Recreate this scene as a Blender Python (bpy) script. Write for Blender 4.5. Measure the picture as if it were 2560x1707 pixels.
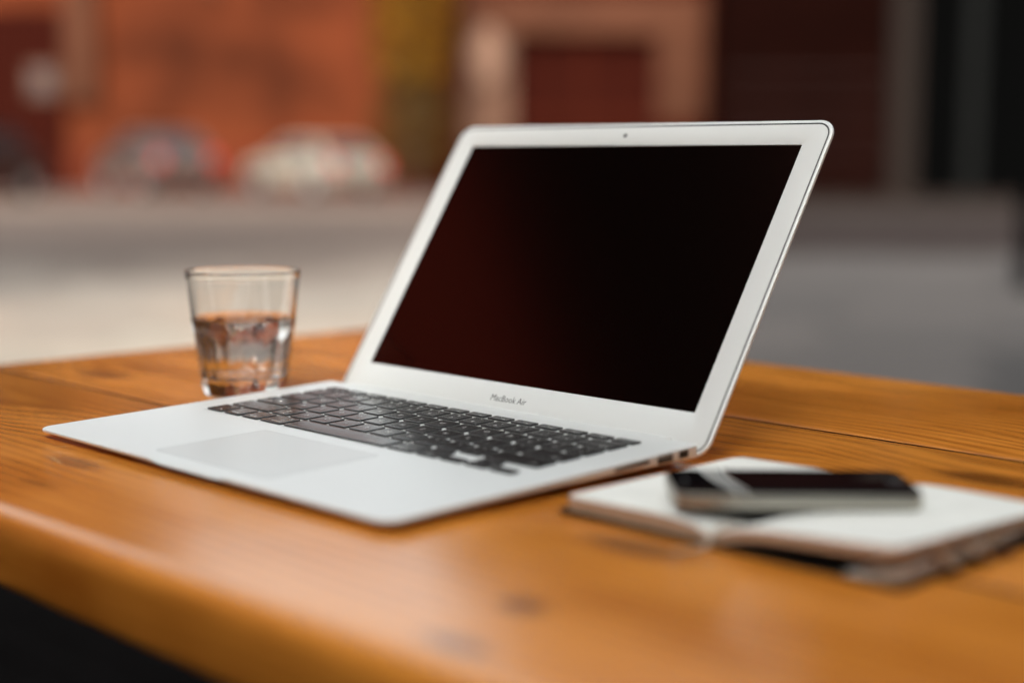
import bpy, bmesh, math, random
from mathutils import Vector, Matrix, Euler

for o in list(bpy.data.objects):
    bpy.data.objects.remove(o)
SC = bpy.context.scene
COL = SC.collection
R = math.radians
rnd = random.Random(7)
TZ = 0.75            # height of the table top above the ground

# ------------------------------------------------------------------ camera
CAM = Vector((0.82053, -0.42405, TZ + 0.16533))
F = Vector((-0.70378725, 0.69999394, -0.12121056))
X = Vector((0.70478004, 0.70941042, 0.00468435))
U = Vector((-0.08926705, 0.08213, 0.99261577))
cd = bpy.data.cameras.new('camera')
cam = bpy.data.objects.new('camera', cd)
COL.objects.link(cam)
m = Matrix((X, U, -F)).transposed().to_4x4()
m.translation = CAM
cam.matrix_world = m
cd.sensor_width = 36.0
cd.lens = 36.0 * 3716.84 / 2560.0
cd.clip_start = 0.02
cd.clip_end = 400
cd.dof.use_dof = True
cd.dof.focus_distance = 0.896
cd.dof.aperture_fstop = 2.1
cd.dof.aperture_blades = 0
SC.camera = cam

# ------------------------------------------------------------------ world, sun, exposure
W = bpy.data.worlds.new('World')
SC.world = W
W.use_nodes = True
nt = W.node_tree
bg = nt.nodes['Background']
sky = nt.nodes.new('ShaderNodeTexSky')
sky.sky_type = 'NISHITA'
sky.sun_disc = False
SUN_AZ = math.atan2(0.42, -0.91)      # compass bearing of the sun, from +Y towards +X
SUN_EL = R(38)
sky.sun_elevation = SUN_EL
sky.sun_rotation = SUN_AZ
sky.air_density = 1.0
sky.dust_density = 6.0
sky.ozone_density = 1.0
hs = nt.nodes.new('ShaderNodeHueSaturation')      # thin cloud cover takes most of the blue out
hs.inputs['Saturation'].default_value = 0.22
tint = nt.nodes.new('ShaderNodeMixRGB')
tint.blend_type = 'MULTIPLY'
tint.inputs[0].default_value = 1.0
tint.inputs[2].default_value = (0.975, 0.995, 0.955, 1)
nt.links.new(sky.outputs[0], hs.inputs['Color'])
nt.links.new(hs.outputs[0], tint.inputs[1])
nt.links.new(tint.outputs[0], bg.inputs[0])
bg.inputs[1].default_value = 0.15
sd = bpy.data.lights.new('sun', 'SUN')
sun = bpy.data.objects.new('sun', sd)
COL.objects.link(sun)
sd.energy = 0.8
sd.angle = R(3)
sd.color = (1.0, 0.93, 0.84)
sdir = Vector((math.sin(SUN_AZ) * math.cos(SUN_EL), math.cos(SUN_AZ) * math.cos(SUN_EL), math.sin(SUN_EL)))
sun.rotation_euler = (-sdir).to_track_quat('-Z', 'Y').to_euler()
SC.view_settings.view_transform = 'Standard'
SC.view_settings.look = 'None'
SC.view_settings.exposure = 1.68
SC.view_settings.gamma = 1.0
SC.cycles.max_bounces = 12
SC.cycles.transmission_bounces = 12
SC.cycles.transparent_max_bounces = 12
SC.cycles.sample_clamp_indirect = 30.0
SC.cycles.use_denoising = True
SC.cycles.caustics_refractive = True
SC.cycles.blur_glossy = 0.5

# ------------------------------------------------------------------ helpers
def link(o, parent=None):
    COL.objects.link(o)
    if parent is not None:
        o.parent = parent
    return o

def tag(o, label=None, cat=None, group=None, kind=None):
    if label: o['label'] = label
    if cat: o['category'] = cat
    if group: o['group'] = group
    if kind: o['kind'] = kind
    return o

def empty(name, loc=(0, 0, 0), rz=0.0, parent=None):
    o = bpy.data.objects.new(name, None)
    o.empty_display_size = 0.05
    o.location = loc
    o.rotation_euler = (0, 0, rz)
    return link(o, parent)

def mesh_obj(name, verts, faces, mat, parent=None, smooth=False, mats=None):
    me = bpy.data.meshes.new(name)
    me.from_pydata([tuple(v) for v in verts], [], faces)
    me.validate()
    bm = bmesh.new(); bm.from_mesh(me)
    bmesh.ops.recalc_face_normals(bm, faces=bm.faces)
    bm.to_mesh(me); bm.free()
    me.materials.append(mat)
    if smooth:
        me.polygons.foreach_set('use_smooth', [True] * len(me.polygons))
    o = bpy.data.objects.new(name, me)
    return link(o, parent)

def bm_obj(name, bm, mat, parent=None, smooth=False):
    me = bpy.data.meshes.new(name)
    bmesh.ops.recalc_face_normals(bm, faces=bm.faces)
    bm.to_mesh(me); bm.free()
    me.materials.append(mat)
    if smooth:
        me.polygons.foreach_set('use_smooth', [True] * len(me.polygons))
    return link(bpy.data.objects.new(name, me), parent)

def auto_smooth(o, ang=35):
    me = o.data
    me.polygons.foreach_set('use_smooth', [True] * len(me.polygons))
    bm = bmesh.new(); bm.from_mesh(me)
    for e in bm.edges:
        if len(e.link_faces) == 2 and e.calc_face_angle(0) > R(ang):
            e.smooth = False
    bm.to_mesh(me); bm.free()

def add_box(bm, cx, cy, cz, sx, sy, sz, rz=0.0, bevel=0.0):
    r = bmesh.ops.create_cube(bm, size=1.0)
    vs = r['verts']
    mt = Matrix.Translation((cx, cy, cz)) @ Matrix.Rotation(rz, 4, 'Z') @ Matrix.Diagonal((sx, sy, sz, 1))
    bmesh.ops.transform(bm, matrix=mt, verts=vs)
    if bevel > 0:
        es = list({e for v in vs for e in v.link_edges})
        bmesh.ops.bevel(bm, geom=es, offset=bevel, segments=2, affect='EDGES', profile=0.6)

def box_obj(name, c, s, mat, parent=None, rz=0.0, bevel=0.0):
    bm = bmesh.new()
    add_box(bm, c[0], c[1], c[2], s[0], s[1], s[2], rz, bevel)
    return bm_obj(name, bm, mat, parent)

def rrect(x0, y0, x1, y1, r, n=6, seg=1):
    """rounded rectangle, anticlockwise; same vertex count for equal n, seg"""
    if not isinstance(r, (list, tuple)):
        r = [r] * 4
    cs = [(x1 - r[0], y0 + r[0], -90, r[0]), (x1 - r[1], y1 - r[1], 0, r[1]), (x0 + r[2], y1 - r[2], 90, r[2]), (x0 + r[3], y0 + r[3], 180, r[3])]
    P = []
    for cx, cy, a0, rr in cs:
        P.append([(cx + rr * math.cos(R(a0 + 90 * k / n)), cy + rr * math.sin(R(a0 + 90 * k / n))) for k in range(n + 1)])
    out = []
    for i in range(4):
        out += P[i]
        a = P[i][-1]; b = P[(i + 1) % 4][0]
        for k in range(1, seg):
            t = k / seg
            out.append((a[0] + (b[0] - a[0]) * t, a[1] + (b[1] - a[1]) * t))
    return out

def loft(loops, cap0=True, cap1=True):
    """loops of 3-D points, all of the same length"""
    n = len(loops[0])
    V = [p for L in loops for p in L]
    Fs = []
    for k in range(len(loops) - 1):
        for i in range(n):
            j = (i + 1) % n
            Fs.append((k * n + i, k * n + j, (k + 1) * n + j, (k + 1) * n + i))
    if cap0: Fs.append(tuple(range(n - 1, -1, -1)))
    if cap1: Fs.append(tuple(range((len(loops) - 1) * n, len(loops) * n)))
    return V, Fs

def tube(bm, pts, r, n=8):
    prev = None
    rings = []
    for i, p in enumerate(pts):
        p = Vector(p)
        d = (Vector(pts[min(i + 1, len(pts) - 1)]) - Vector(pts[max(i - 1, 0)])).normalized()
        a = d.orthogonal().normalized() if prev is None else (prev - d * prev.dot(d)).normalized()
        prev = a
        b = d.cross(a)
        rr = r[i] if isinstance(r, (list, tuple)) else r
        rings.append([bm.verts.new(p + (a * math.cos(2 * math.pi * k / n) + b * math.sin(2 * math.pi * k / n)) * rr) for k in range(n)])
    for k in range(len(rings) - 1):
        for i in range(n):
            bm.faces.new((rings[k][i], rings[k][(i + 1) % n], rings[k + 1][(i + 1) % n], rings[k + 1][i]))
    bm.faces.new(rings[0][::-1]); bm.faces.new(rings[-1])

def text_mesh(s, size, name='lettering', bold=0.0):
    cu = bpy.data.curves.new(name, 'FONT')
    cu.offset = bold
    cu.body = s
    cu.size = size
    cu.align_x = 'CENTER'
    cu.align_y = 'CENTER'
    cu.resolution_u = 2
    o = bpy.data.objects.new(name, cu)
    COL.objects.link(o)
    bpy.context.view_layer.update()
    dg = bpy.context.evaluated_depsgraph_get()
    me = bpy.data.meshes.new_from_object(o.evaluated_get(dg))
    bpy.data.objects.remove(o)
    me.name = name
    return me

# ------------------------------------------------------------------ materials
def mat(name, col, rough=0.5, metal=0.0, spec=0.5, bump=0.0, bscale=50.0, vary=0.0, vscale=8.0, coat=0.0, coords='Object', ior=None):
    mt = bpy.data.materials.new(name)
    mt.use_nodes = True
    N = mt.node_tree.nodes; L = mt.node_tree.links
    b = N['Principled BSDF']
    b.inputs['Base Color'].default_value = (*col, 1)
    b.inputs['Roughness'].default_value = rough
    b.inputs['Metallic'].default_value = metal
    b.inputs['Specular IOR Level'].default_value = spec
    if ior: b.inputs['IOR'].default_value = ior
    b.inputs['Coat Weight'].default_value = coat
    tc = N.new('ShaderNodeTexCoord')
    if vary > 0:
        nz = N.new('ShaderNodeTexNoise'); nz.inputs['Scale'].default_value = vscale; nz.inputs['Detail'].default_value = 6
        L.new(tc.outputs[coords], nz.inputs['Vector'])
        mp = N.new('ShaderNodeMapRange'); mp.inputs[1].default_value = 0.3; mp.inputs[2].default_value = 0.7
        mp.inputs[3].default_value = 1 - vary; mp.inputs[4].default_value = 1 + vary
        L.new(nz.outputs[0], mp.inputs[0])
        mx = N.new('ShaderNodeVectorMath'); mx.operation = 'SCALE'
        mx.inputs[0].default_value = col
        L.new(mp.outputs[0], mx.inputs['Scale'])
        L.new(mx.outputs[0], b.inputs['Base Color'])
    if bump > 0:
        nz = N.new('ShaderNodeTexNoise'); nz.inputs['Scale'].default_value = bscale; nz.inputs['Detail'].default_value = 4
        L.new(tc.outputs[coords], nz.inputs['Vector'])
        bp = N.new('ShaderNodeBump'); bp.inputs['Strength'].default_value = bump; bp.inputs['Distance'].default_value = 0.001
        L.new(nz.outputs[0], bp.inputs['Height']); L.new(bp.outputs[0], b.inputs['Normal'])
    return mt

def wood_mat():
    mt = bpy.data.materials.new('varnished_pine')
    mt.use_nodes = True
    N = mt.node_tree.nodes; L = mt.node_tree.links
    b = N['Principled BSDF']
    def nn(t, **k):
        n = N.new(t)
        for a, v in k.items(): setattr(n, a, v)
        return n
    tc = nn('ShaderNodeTexCoord')
    oi = nn('ShaderNodeObjectInfo')
    comb = nn('ShaderNodeCombineXYZ')
    mul = nn('ShaderNodeMath', operation='MULTIPLY'); mul.inputs[1].default_value = 7.0
    L.new(oi.outputs['Random'], mul.inputs[0]); L.new(mul.outputs[0], comb.inputs[2]); L.new(mul.outputs[0], comb.inputs[0])
    add = nn('ShaderNodeVectorMath', operation='ADD')
    L.new(tc.outputs['Object'], add.inputs[0]); L.new(comb.outputs[0], add.inputs[1])
    # knots bend the grain: a voronoi stretched along the plank
    mk = nn('ShaderNodeMapping'); mk.inputs['Scale'].default_value = (3.2, 7.0, 1.0)
    L.new(add.outputs[0], mk.inputs[0])
    vo = nn('ShaderNodeTexVoronoi', voronoi_dimensions='2D'); vo.inputs['Scale'].default_value = 1.0; vo.inputs['Randomness'].default_value = 1.0
    L.new(mk.outputs[0], vo.inputs['Vector'])
    kn = nn('ShaderNodeMapRange', interpolation_type='SMOOTHSTEP'); kn.inputs[1].default_value = 0.04; kn.inputs[2].default_value = 0.14
    kn.inputs[3].default_value = 1.0; kn.inputs[4].default_value = 0.0
    L.new(vo.outputs['Distance'], kn.inputs[0])
    bend = nn('ShaderNodeMapRange', interpolation_type='SMOOTHSTEP'); bend.inputs[1].default_value = 0.0; bend.inputs[2].default_value = 0.5
    bend.inputs[3].default_value = 0.030; bend.inputs[4].default_value = 0.0
    L.new(vo.outputs['Distance'], bend.inputs[0])
    # long figure
    m1 = nn('ShaderNodeMapping'); m1.inputs['Scale'].default_value = (1.1, 6.0, 4.0)
    L.new(add.outputs[0], m1.inputs[0])
    n1 = nn('ShaderNodeTexNoise'); n1.inputs['Scale'].default_value = 1.6; n1.inputs['Detail'].default_value = 3
    L.new(m1.outputs[0], n1.inputs['Vector'])
    sep = nn('ShaderNodeSeparateXYZ'); L.new(add.outputs[0], sep.inputs[0])
    a1 = nn('ShaderNodeMath', operation='MULTIPLY_ADD'); a1.inputs[1].default_value = 0.045
    L.new(n1.outputs[0], a1.inputs[0]); L.new(sep.outputs[1], a1.inputs[2])
    a2 = nn('ShaderNodeMath', operation='ADD'); L.new(a1.outputs[0], a2.inputs[0]); L.new(bend.outputs[0], a2.inputs[1])
    # growth rings across the plank
    s1 = nn('ShaderNodeMath', operation='MULTIPLY'); s1.inputs[1].default_value = 620.0; L.new(a2.outputs[0], s1.inputs[0])
    s2 = nn('ShaderNodeMath', operation='SINE'); L.new(s1.outputs[0], s2.inputs[0])
    # fine fibres
    m3 = nn('ShaderNodeMapping'); m3.inputs['Scale'].default_value = (14.0, 900.0, 300.0)
    L.new(add.outputs[0], m3.inputs[0])
    n3 = nn('ShaderNodeTexNoise'); n3.inputs['Scale'].default_value = 1.0; n3.inputs['Detail'].default_value = 4
    L.new(m3.outputs[0], n3.inputs['Vector'])
    # blotches
    m4 = nn('ShaderNodeMapping'); m4.inputs['Scale'].default_value = (5.0, 16.0, 10.0)
    L.new(add.outputs[0], m4.inputs[0])
    n4 = nn('ShaderNodeTexNoise'); n4.inputs['Scale'].default_value = 1.0; n4.inputs['Detail'].default_value = 5
    L.new(m4.outputs[0], n4.inputs['Vector'])
    # ring contrast itself varies
    rc = nn('ShaderNodeMapRange'); rc.inputs[1].default_value = 0.35; rc.inputs[2].default_value = 0.65; rc.inputs[3].default_value = 0.02; rc.inputs[4].default_value = 0.15
    L.new(n1.outputs[0], rc.inputs[0])
    rg = nn('ShaderNodeMath', operation='MULTIPLY'); L.new(s2.outputs[0], rg.inputs[0]); L.new(rc.outputs[0], rg.inputs[1])
    f1 = nn('ShaderNodeMath', operation='MULTIPLY_ADD'); f1.inputs[1].default_value = 0.55; L.new(n3.outputs[0], f1.inputs[0]); L.new(rg.outputs[0], f1.inputs[2])
    f2 = nn('ShaderNodeMath', operation='MULTIPLY_ADD'); f2.inputs[1].default_value = 1.1; L.new(n4.outputs[0], f2.inputs[0]); L.new(f1.outputs[0], f2.inputs[2])
    cr = nn('ShaderNodeValToRGB')
    cr.color_ramp.elements[0].position = 0.45; cr.color_ramp.elements[0].color = WOOD_DARK
    cr.color_ramp.elements[1].position = 1.05; cr.color_ramp.elements[1].color = WOOD_LIGHT
    L.new(f2.outputs[0], cr.inputs[0])
    mixk = nn('ShaderNodeMixRGB'); mixk.inputs[2].default_value = (0.16, 0.045, 0.006, 1)
    kf = nn('ShaderNodeMath', operation='MULTIPLY'); kf.inputs[1].default_value = 0.75; L.new(kn.outputs[0], kf.inputs[0])
    last = kf
    for kx, ky, ra_, rb_, st in ((0.441, -0.040, 0.013, 0.009, 0.85), (0.456, -0.088, 0.020, 0.008, 0.8), (0.085, -0.030, 0.030, 0.010, 0.6), (0.12, -0.070, 0.02, 0.006, 0.4), (0.62, -0.02, 0.012, 0.009, 0.7)):
        sb_ = nn('ShaderNodeVectorMath', operation='SUBTRACT'); sb_.inputs[1].default_value = (kx - 0.5, ky - 0.24, 0)
        L.new(tc.outputs['Object'], sb_.inputs[0])
        sc_ = nn('ShaderNodeVectorMath', operation='MULTIPLY'); sc_.inputs[1].default_value = (1 / ra_, 1 / rb_, 0)
        L.new(sb_.outputs[0], sc_.inputs[0])
        ln_ = nn('ShaderNodeVectorMath', operation='LENGTH'); L.new(sc_.outputs[0], ln_.inputs[0])
        mr_ = nn('ShaderNodeMapRange', interpolation_type='SMOOTHSTEP'); mr_.inputs[1].default_value = 0.35; mr_.inputs[2].default_value = 1.3
        mr_.inputs[3].default_value = st; mr_.inputs[4].default_value = 0.0
        L.new(ln_.outputs['Value'], mr_.inputs[0])
        mxx = nn('ShaderNodeMath', operation='MAXIMUM'); L.new(last.outputs[0], mxx.inputs[0]); L.new(mr_.outputs[0], mxx.inputs[1])
        last = mxx
    L.new(last.outputs[0], mixk.inputs[0]); L.new(cr.outputs[0], mixk.inputs[1])
    L.new(mixk.outputs[0], b.inputs['Base Color'])
    # short pale scratches
    m5 = nn('ShaderNodeMapping'); m5.inputs['Scale'].default_value = (60.0, 9.0, 1.0); m5.inputs['Rotation'].default_value = (0, 0, R(38))
    L.new(tc.outputs['Object'], m5.inputs[0])
    rr = nn('ShaderNodeMapRange'); rr.inputs[1].default_value = 0.3; rr.inputs[2].default_value = 0.7; rr.inputs[3].default_value = 0.10; rr.inputs[4].default_value = 0.19
    L.new(n4.outputs[0], rr.inputs[0]); L.new(rr.outputs[0], b.inputs['Roughness'])
    b.inputs['Specular IOR Level'].default_value = 1.0
    bh = nn('ShaderNodeMath', operation='MULTIPLY_ADD'); bh.inputs[1].default_value = 0.35; L.new(s2.outputs[0], bh.inputs[0]); L.new(n3.outputs[0], bh.inputs[2])
    bp = nn('ShaderNodeBump'); bp.inputs['Strength'].default_value = 0.35; bp.inputs['Distance'].default_value = 0.0004
    L.new(bh.outputs[0], bp.inputs['Height']); L.new(bp.outputs[0], b.inputs['Normal'])
    return mt

WOOD_DARK = (0.43, 0.112, 0.009, 1)
WOOD_LIGHT = (0.92, 0.335, 0.046, 1)
M = {}
M['wood'] = wood_mat()
M['alu'] = mat('bead_blasted_aluminium', (0.86, 0.87, 0.855), rough=0.45, metal=0.3, bump=0.04, bscale=4000)
M['alu_face'] = mat('aluminium_bezel', (0.86, 0.87, 0.855), rough=0.5, metal=0.12, bump=0.04, bscale=4000)
M['pad'] = mat('trackpad_glass', (0.74, 0.75, 0.735), rough=0.35, metal=0.3)
M['gasket'] = mat('grey_rubber', (0.05, 0.047, 0.05), rough=0.7)
M['key'] = mat('black_keycap', (0.018, 0.018, 0.018), rough=0.2, spec=0.6, bump=0.03, bscale=3000)
M['well'] = mat('key_well_shadow_gap', (0.03, 0.03, 0.03), rough=0.8)
M['legend'] = mat('white_print', (0.8, 0.8, 0.78), rough=0.6)
M['letter'] = mat('grey_print', (0.06, 0.065, 0.062), rough=0.5)
M['screen'] = mat('dark_display_glass', (0.003, 0.0022, 0.002), rough=0.08, spec=0.1)
M['black'] = mat('black_plastic', (0.006, 0.006, 0.006), rough=0.6, spec=0.05)
M['port'] = mat('port_interior', (0.02, 0.018, 0.017), rough=0.6)
M['foot'] = mat('rubber_foot', (0.02, 0.02, 0.02), rough=0.8)
M['page'] = mat('cream_paper', (0.90, 0.89, 0.84), rough=0.8, spec=0.2, vary=0.05, vscale=45)
M['page_edge'] = mat('page_edges', (0.60, 0.41, 0.28), rough=0.9, spec=0.1, vary=0.12, vscale=400)
M['cover'] = mat('black_oilcloth_cover', (0.008, 0.008, 0.008), rough=0.6, spec=0.12, bump=0.2, bscale=1500)
M['ribbon'] = mat('beige_ribbon', (0.45, 0.33, 0.24), rough=0.8)
M['phone_glass'] = mat('black_phone_glass', (0.004, 0.004, 0.005), rough=0.03, spec=0.5)
M['steel'] = mat('steel_band', (0.50, 0.48, 0.42), rough=0.32, metal=0.8)
M['dark_metal'] = mat('dark_metal', (0.02, 0.02, 0.022), rough=0.5, metal=0.3)

def glass_mat(name, ior, col=(1, 1, 1)):
    mt = bpy.data.materials.new(name); mt.use_nodes = True
    N = mt.node_tree.nodes; L = mt.node_tree.links
    b = N['Principled BSDF']
    b.inputs['Base Color'].default_value = (*col, 1)
    b.inputs['Roughness'].default_value = 0.0
    b.inputs['IOR'].default_value = ior
    b.inputs['Transmission Weight'].default_value = 1.0
    return mt
M['glass'] = glass_mat('clear_glass', 1.5, (0.99, 0.99, 0.985))
M['water'] = glass_mat('water', 1.33)

def coated_screen():
    mt = M['screen']; N = mt.node_tree.nodes; L = mt.node_tree.links
    N.remove(N['Principled BSDF'])
    gl = N.new('ShaderNodeBsdfGlossy'); gl.inputs['Color'].default_value = (0.043, 0.015, 0.011, 1); gl.inputs['Roughness'].default_value = 0.16
    df = N.new('ShaderNodeBsdfDiffuse'); df.inputs['Color'].default_value = (0.0012, 0.0009, 0.0008, 1)
    ad = N.new('ShaderNodeAddShader')
    L.new(gl.outputs[0], ad.inputs[0]); L.new(df.outputs[0], ad.inputs[1])
    L.new(ad.outputs[0], N['Material Output'].inputs[0])
coated_screen()      # display glass with a reddish anti-reflection coating

# ------------------------------------------------------------------ table
def build_table():
    t = empty('wooden_table', (0.5, 0.24, 0))
    tag(t, 'varnished orange pine table of wide planks carrying the laptop, glass and notebook', 'table')
    x0, x1 = -0.318 , 1.42
    edges = [-0.112, 0.109, 0.352, 0.586]
    th = 0.038
    for i in range(3):
        a = edges[i] + (0.0 if i == 0 else 0.0026); b = edges[i + 1] - (0.0 if i == 2 else 0.0026)
        L = []
        # profile around the plank: (y, z) with a big round-over on outer long edges, small elsewhere
        ra = 0.013 if i == 0 else 0.0006
        rb = 0.010 if i == 2 else 0.0005
        n = 8
        prof = []
        for k in range(n + 1):
            an = R(180 - 90 * k / n); prof.append((a + ra + ra * math.cos(an), -ra + ra * math.sin(an)))
        for k in range(n + 1):
            an = R(90 - 90 * k / n); prof.append((b - rb + rb * math.cos(an), -rb + rb * math.sin(an)))
        r2 = 0.005
        for k in range(5):
            an = R(0 - 90 * k / 4); prof.append((b - r2 + r2 * math.cos(an), -th + r2 + r2 * math.sin(an)))
        for k in range(5):
            an = R(-90 - 90 * k / 4); prof.append((a + r2 + r2 * math.cos(an), -th + r2 + r2 * math.sin(an)))
        xs = [x0, x0 + 0.0015, x0 + 0.005, x0 + 0.009]
        ins = [0.009, 0.004, 0.001, 0.0]
        loops = []
        cy = (a + b) / 2
        def ring(x, d):
            return [(x - 0.5, (cy + (y - cy) * (1 - 2 * d / (b - a) * 0.0)) - 0.24, TZ + (-th / 2 + (z + th / 2) * (1 - 2 * d / th))) for y, z in prof]
        for x, d in zip(xs, ins): loops.append(ring(x, d))
        for x, d in zip([x1 - v + x0 for v in xs[::-1]], ins[::-1]): loops.append(ring(x, d))
        V, Fs = loft(loops)
        p = mesh_obj('plank', V, Fs, M['wood'], t)
        auto_smooth(p, 40)
    # dark dirt at the bottom of the joints (a spline strip closes each gap)
    for e in edges[1:3]:
        box_obj('joint_spline', (0.55 - 0.5, e - 0.24, TZ - 0.0102), (x1 - x0 - 0.02, 0.0050, 0.0195), M['jointwood'], t)
    # short pale scratches in the varnish near the front left
    for sx, sy, ln, an in ((0.058, -0.022, 0.020, 20), (0.072, -0.035, 0.028, -12), (0.040, -0.012, 0.012, 65), (0.092, -0.018, 0.014, 40), (0.03, 0.02, 0.016, 10), (0.055, 0.006, 0.010, -50), (0.62, 0.40, 0.020, 15), (0.70, 0.31, 0.014, -20)):
        V = []; n = 8
        for k in range(n + 1):
            t_ = k / n - 0.5
            w_ = 0.00022 * (1 - (2 * t_) ** 2) + 0.00003
            px_ = ln * t_; py_ = ln * 0.18 * (0.25 - t_ * t_)
            for sgn in (-1, 1):
                qx, qy = px_, py_ + sgn * w_
                V.append((sx - 0.5 + qx * math.cos(R(an)) - qy * math.sin(R(an)), sy - 0.24 + qx * math.sin(R(an)) + qy * math.cos(R(an)), TZ + 0.00006))
        mesh_obj('scratch', V, [(2 * k, 2 * k + 1, 2 * k + 3, 2 * k + 2) for k in range(n)], M['scratch'], t)
    # under-frame
    for y in (0.16, 0.36):
        box_obj('apron', (0.55 - 0.5, y - 0.24, TZ - 0.038 - 0.046), (1.5, 0.022, 0.09), M['wood'], t)
    for x in (-0.2, 1.3):
        box_obj('apron', (x - 0.5, 0.2375 - 0.24, TZ - 0.038 - 0.046), (0.022, 0.50, 0.09), M['wood'], t)
        for y in (-0.035, 0.51):
            box_obj('leg', (x - 0.5 + (0.03 if x < 0 else -0.03), y - 0.24 + (0.03 if y < 0 else -0.03), (TZ - 0.039) / 2 + 0.012), (0.06, 0.06, TZ - 0.039 - 0.024), M['wood'], t, bevel=0.003)
    return t
M['jointwood'] = mat('joint_dark_wood', (0.012, 0.005, 0.003), rough=1.0, spec=0.0)
M['scratch'] = mat('raw_scratched_wood', (0.80, 0.50, 0.24), rough=0.7)
build_table()

# ------------------------------------------------------------------ laptop (own frame in millimetres, deck plane = z 0)
lap = empty('laptop')
tag(lap, 'open silver aluminium laptop with a switched-off black screen on the wooden table', 'laptop')
TILT = R(1.5)
lap.scale = (0.001,) * 3
lap.rotation_euler = (TILT, 0, 0)
lap.location = (0, 0, TZ + 0.0057)
YF, YB = -8.4, 213.5
def side_h(y):
    t = min(max((y - YF) / (YB - YF), 0), 1)
    return 1.9 + 5.3 * t ** 1.6
def bot_z(y):
    return -(4.4 + 0.0262 * y)
def base_loop(ins, zf, r=10.0, notch=False, seg=24):
    L = []
    rr = max(r - ins, 1.0)
    for x, y in rrect(0 + ins, YF + ins, 325 - ins, YB - min(ins, 1.0), [rr, 2.5, 2.5, rr], n=8, seg=seg):
        z = zf(y)
        if notch and y < YF + ins + 0.6:
            t = abs(x - 162.5) / 33.0
            if t < 1: 
                s = min(1.0, (1 - t) * 6)
                z -= 1.3 * s * s * (3 - 2 * s)
        L.append((x, y, z))
    return L
kx0, ky0, PX, PY, GAP = 24.35, 92.5, 19.05, 18.82, 2.9
WX0, WX1, WY0, WY1 = kx0 - 0.6, kx0 + 14.5 * PX + 0.6, ky0 - 0.4, ky0 + 5 * PY + 11.2 + 0.4
def well_loop(ins, z):
    return [(x, y, z) for x, y in rrect(WX0 + ins, WY0 + ins, WX1 - ins, WY1 - ins, 2.0 - ins if ins < 2 else 0.5, n=8, seg=24)]
loops = [
    base_loop(60, lambda y: bot_z(y)),
    base_loop(24, lambda y: bot_z(y) * 0.86 - side_h(y) * 0.14),
    base_loop(12, lambda y: bot_z(y) * 0.45 - side_h(y) * 0.55),
    base_loop(4, lambda y: bot_z(y) * 0.12 - side_h(y) * 0.88),
    base_loop(0.8, lambda y: -side_h(y) - 0.15),
    base_loop(0.1, lambda y: -side_h(y) + 0.5),
    base_loop(0.0, lambda y: -0.75, notch=True),
    base_loop(0.12, lambda y: -0.3, notch=True),
    base_loop(0.5, lambda y: -0.05, notch=True),
    base_loop(1.0, lambda y: 0.0, notch=True),
    base_loop(3.2, lambda y: 0.0),
    well_loop(0.0, 0.0),
    well_loop(0.25, -0.35),
]
V, Fs = loft(loops)
base = mesh_obj('base', V, Fs, M['alu'], lap)
auto_smooth(base, 30)
for fx in (45, 280):
    for fy in (22, 190):
        bm = bmesh.new()
        bmesh.ops.create_cone(bm, cap_ends=True, segments=20, radius1=6.5, radius2=8, depth=1.35, matrix=Matrix.Translation((fx, fy, bot_z(fy) - 0.62)))
        bm_obj('rubber_foot', bm, M['foot'], lap)

# keys --------------------------------------------------------------
def key_mesh(w, h):
    """w, h in mm; origin at the front left corner of the cap"""
    r = 1.5
    top = 0.85
    c = (w / 2, h / 2)
    lp = []
    for ins, z in ((0.25, -0.3), (0.0, 0.25), (0.0, top - 0.3), (0.12, top - 0.08), (0.35, top), (1.6, top - 0.05)):
        lp.append([(x, y, z) for x, y in rrect(ins, ins, w - ins, h - ins, max(r - ins * 0.4, 0.5), n=3)])
    V, Fs = loft(lp)
    me = bpy.data.meshes.new('key')
    me.from_pydata(V, [], Fs)
    me.materials.append(M['key'])
    me.polygons.foreach_set('use_smooth', [True] * len(me.polygons))
    bm = bmesh.new(); bm.from_mesh(me)
    bmesh.ops.recalc_face_normals(bm, faces=bm.faces)
    for e in bm.edges:
        if len(e.link_faces) == 2 and e.calc_face_angle(0) > R(50): e.smooth = False
    bm.to_mesh(me); bm.free()
    return me
KM = {}
TM = {}
def put_text(s, size, x, y, parent):
    k = (s, size)
    if k not in TM:
        TM[k] = text_mesh(s, size, 'legend')
        TM[k].materials.clear(); TM[k].materials.append(M['legend'])
    o = bpy.data.objects.new('legend', TM[k])
    o.location = (x, y, 0.875)
    link(o, parent)
def add_key(col, w, row, texts, hfrac=1.0, yoff=0.0, rowh=None):
    W_ = w * PX - GAP
    H_ = (PY - GAP) if rowh is None else rowh
    if hfrac != 1.0:
        H_ = (PY - GAP) * hfrac
    k = (round(W_, 2), round(H_, 2))
    if k not in KM: KM[k] = key_mesh(*k)
    o = bpy.data.objects.new('key', KM[k])
    o.location = (kx0 + col * PX + GAP / 2, ky0 + row * PY + GAP / 2 + yoff, 0)
    link(o, lap)
    for s, size, fx, fy in texts:
        put_text(s, size, W_ * fx, H_ * fy, o)
    return o
CH = 4.6
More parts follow.
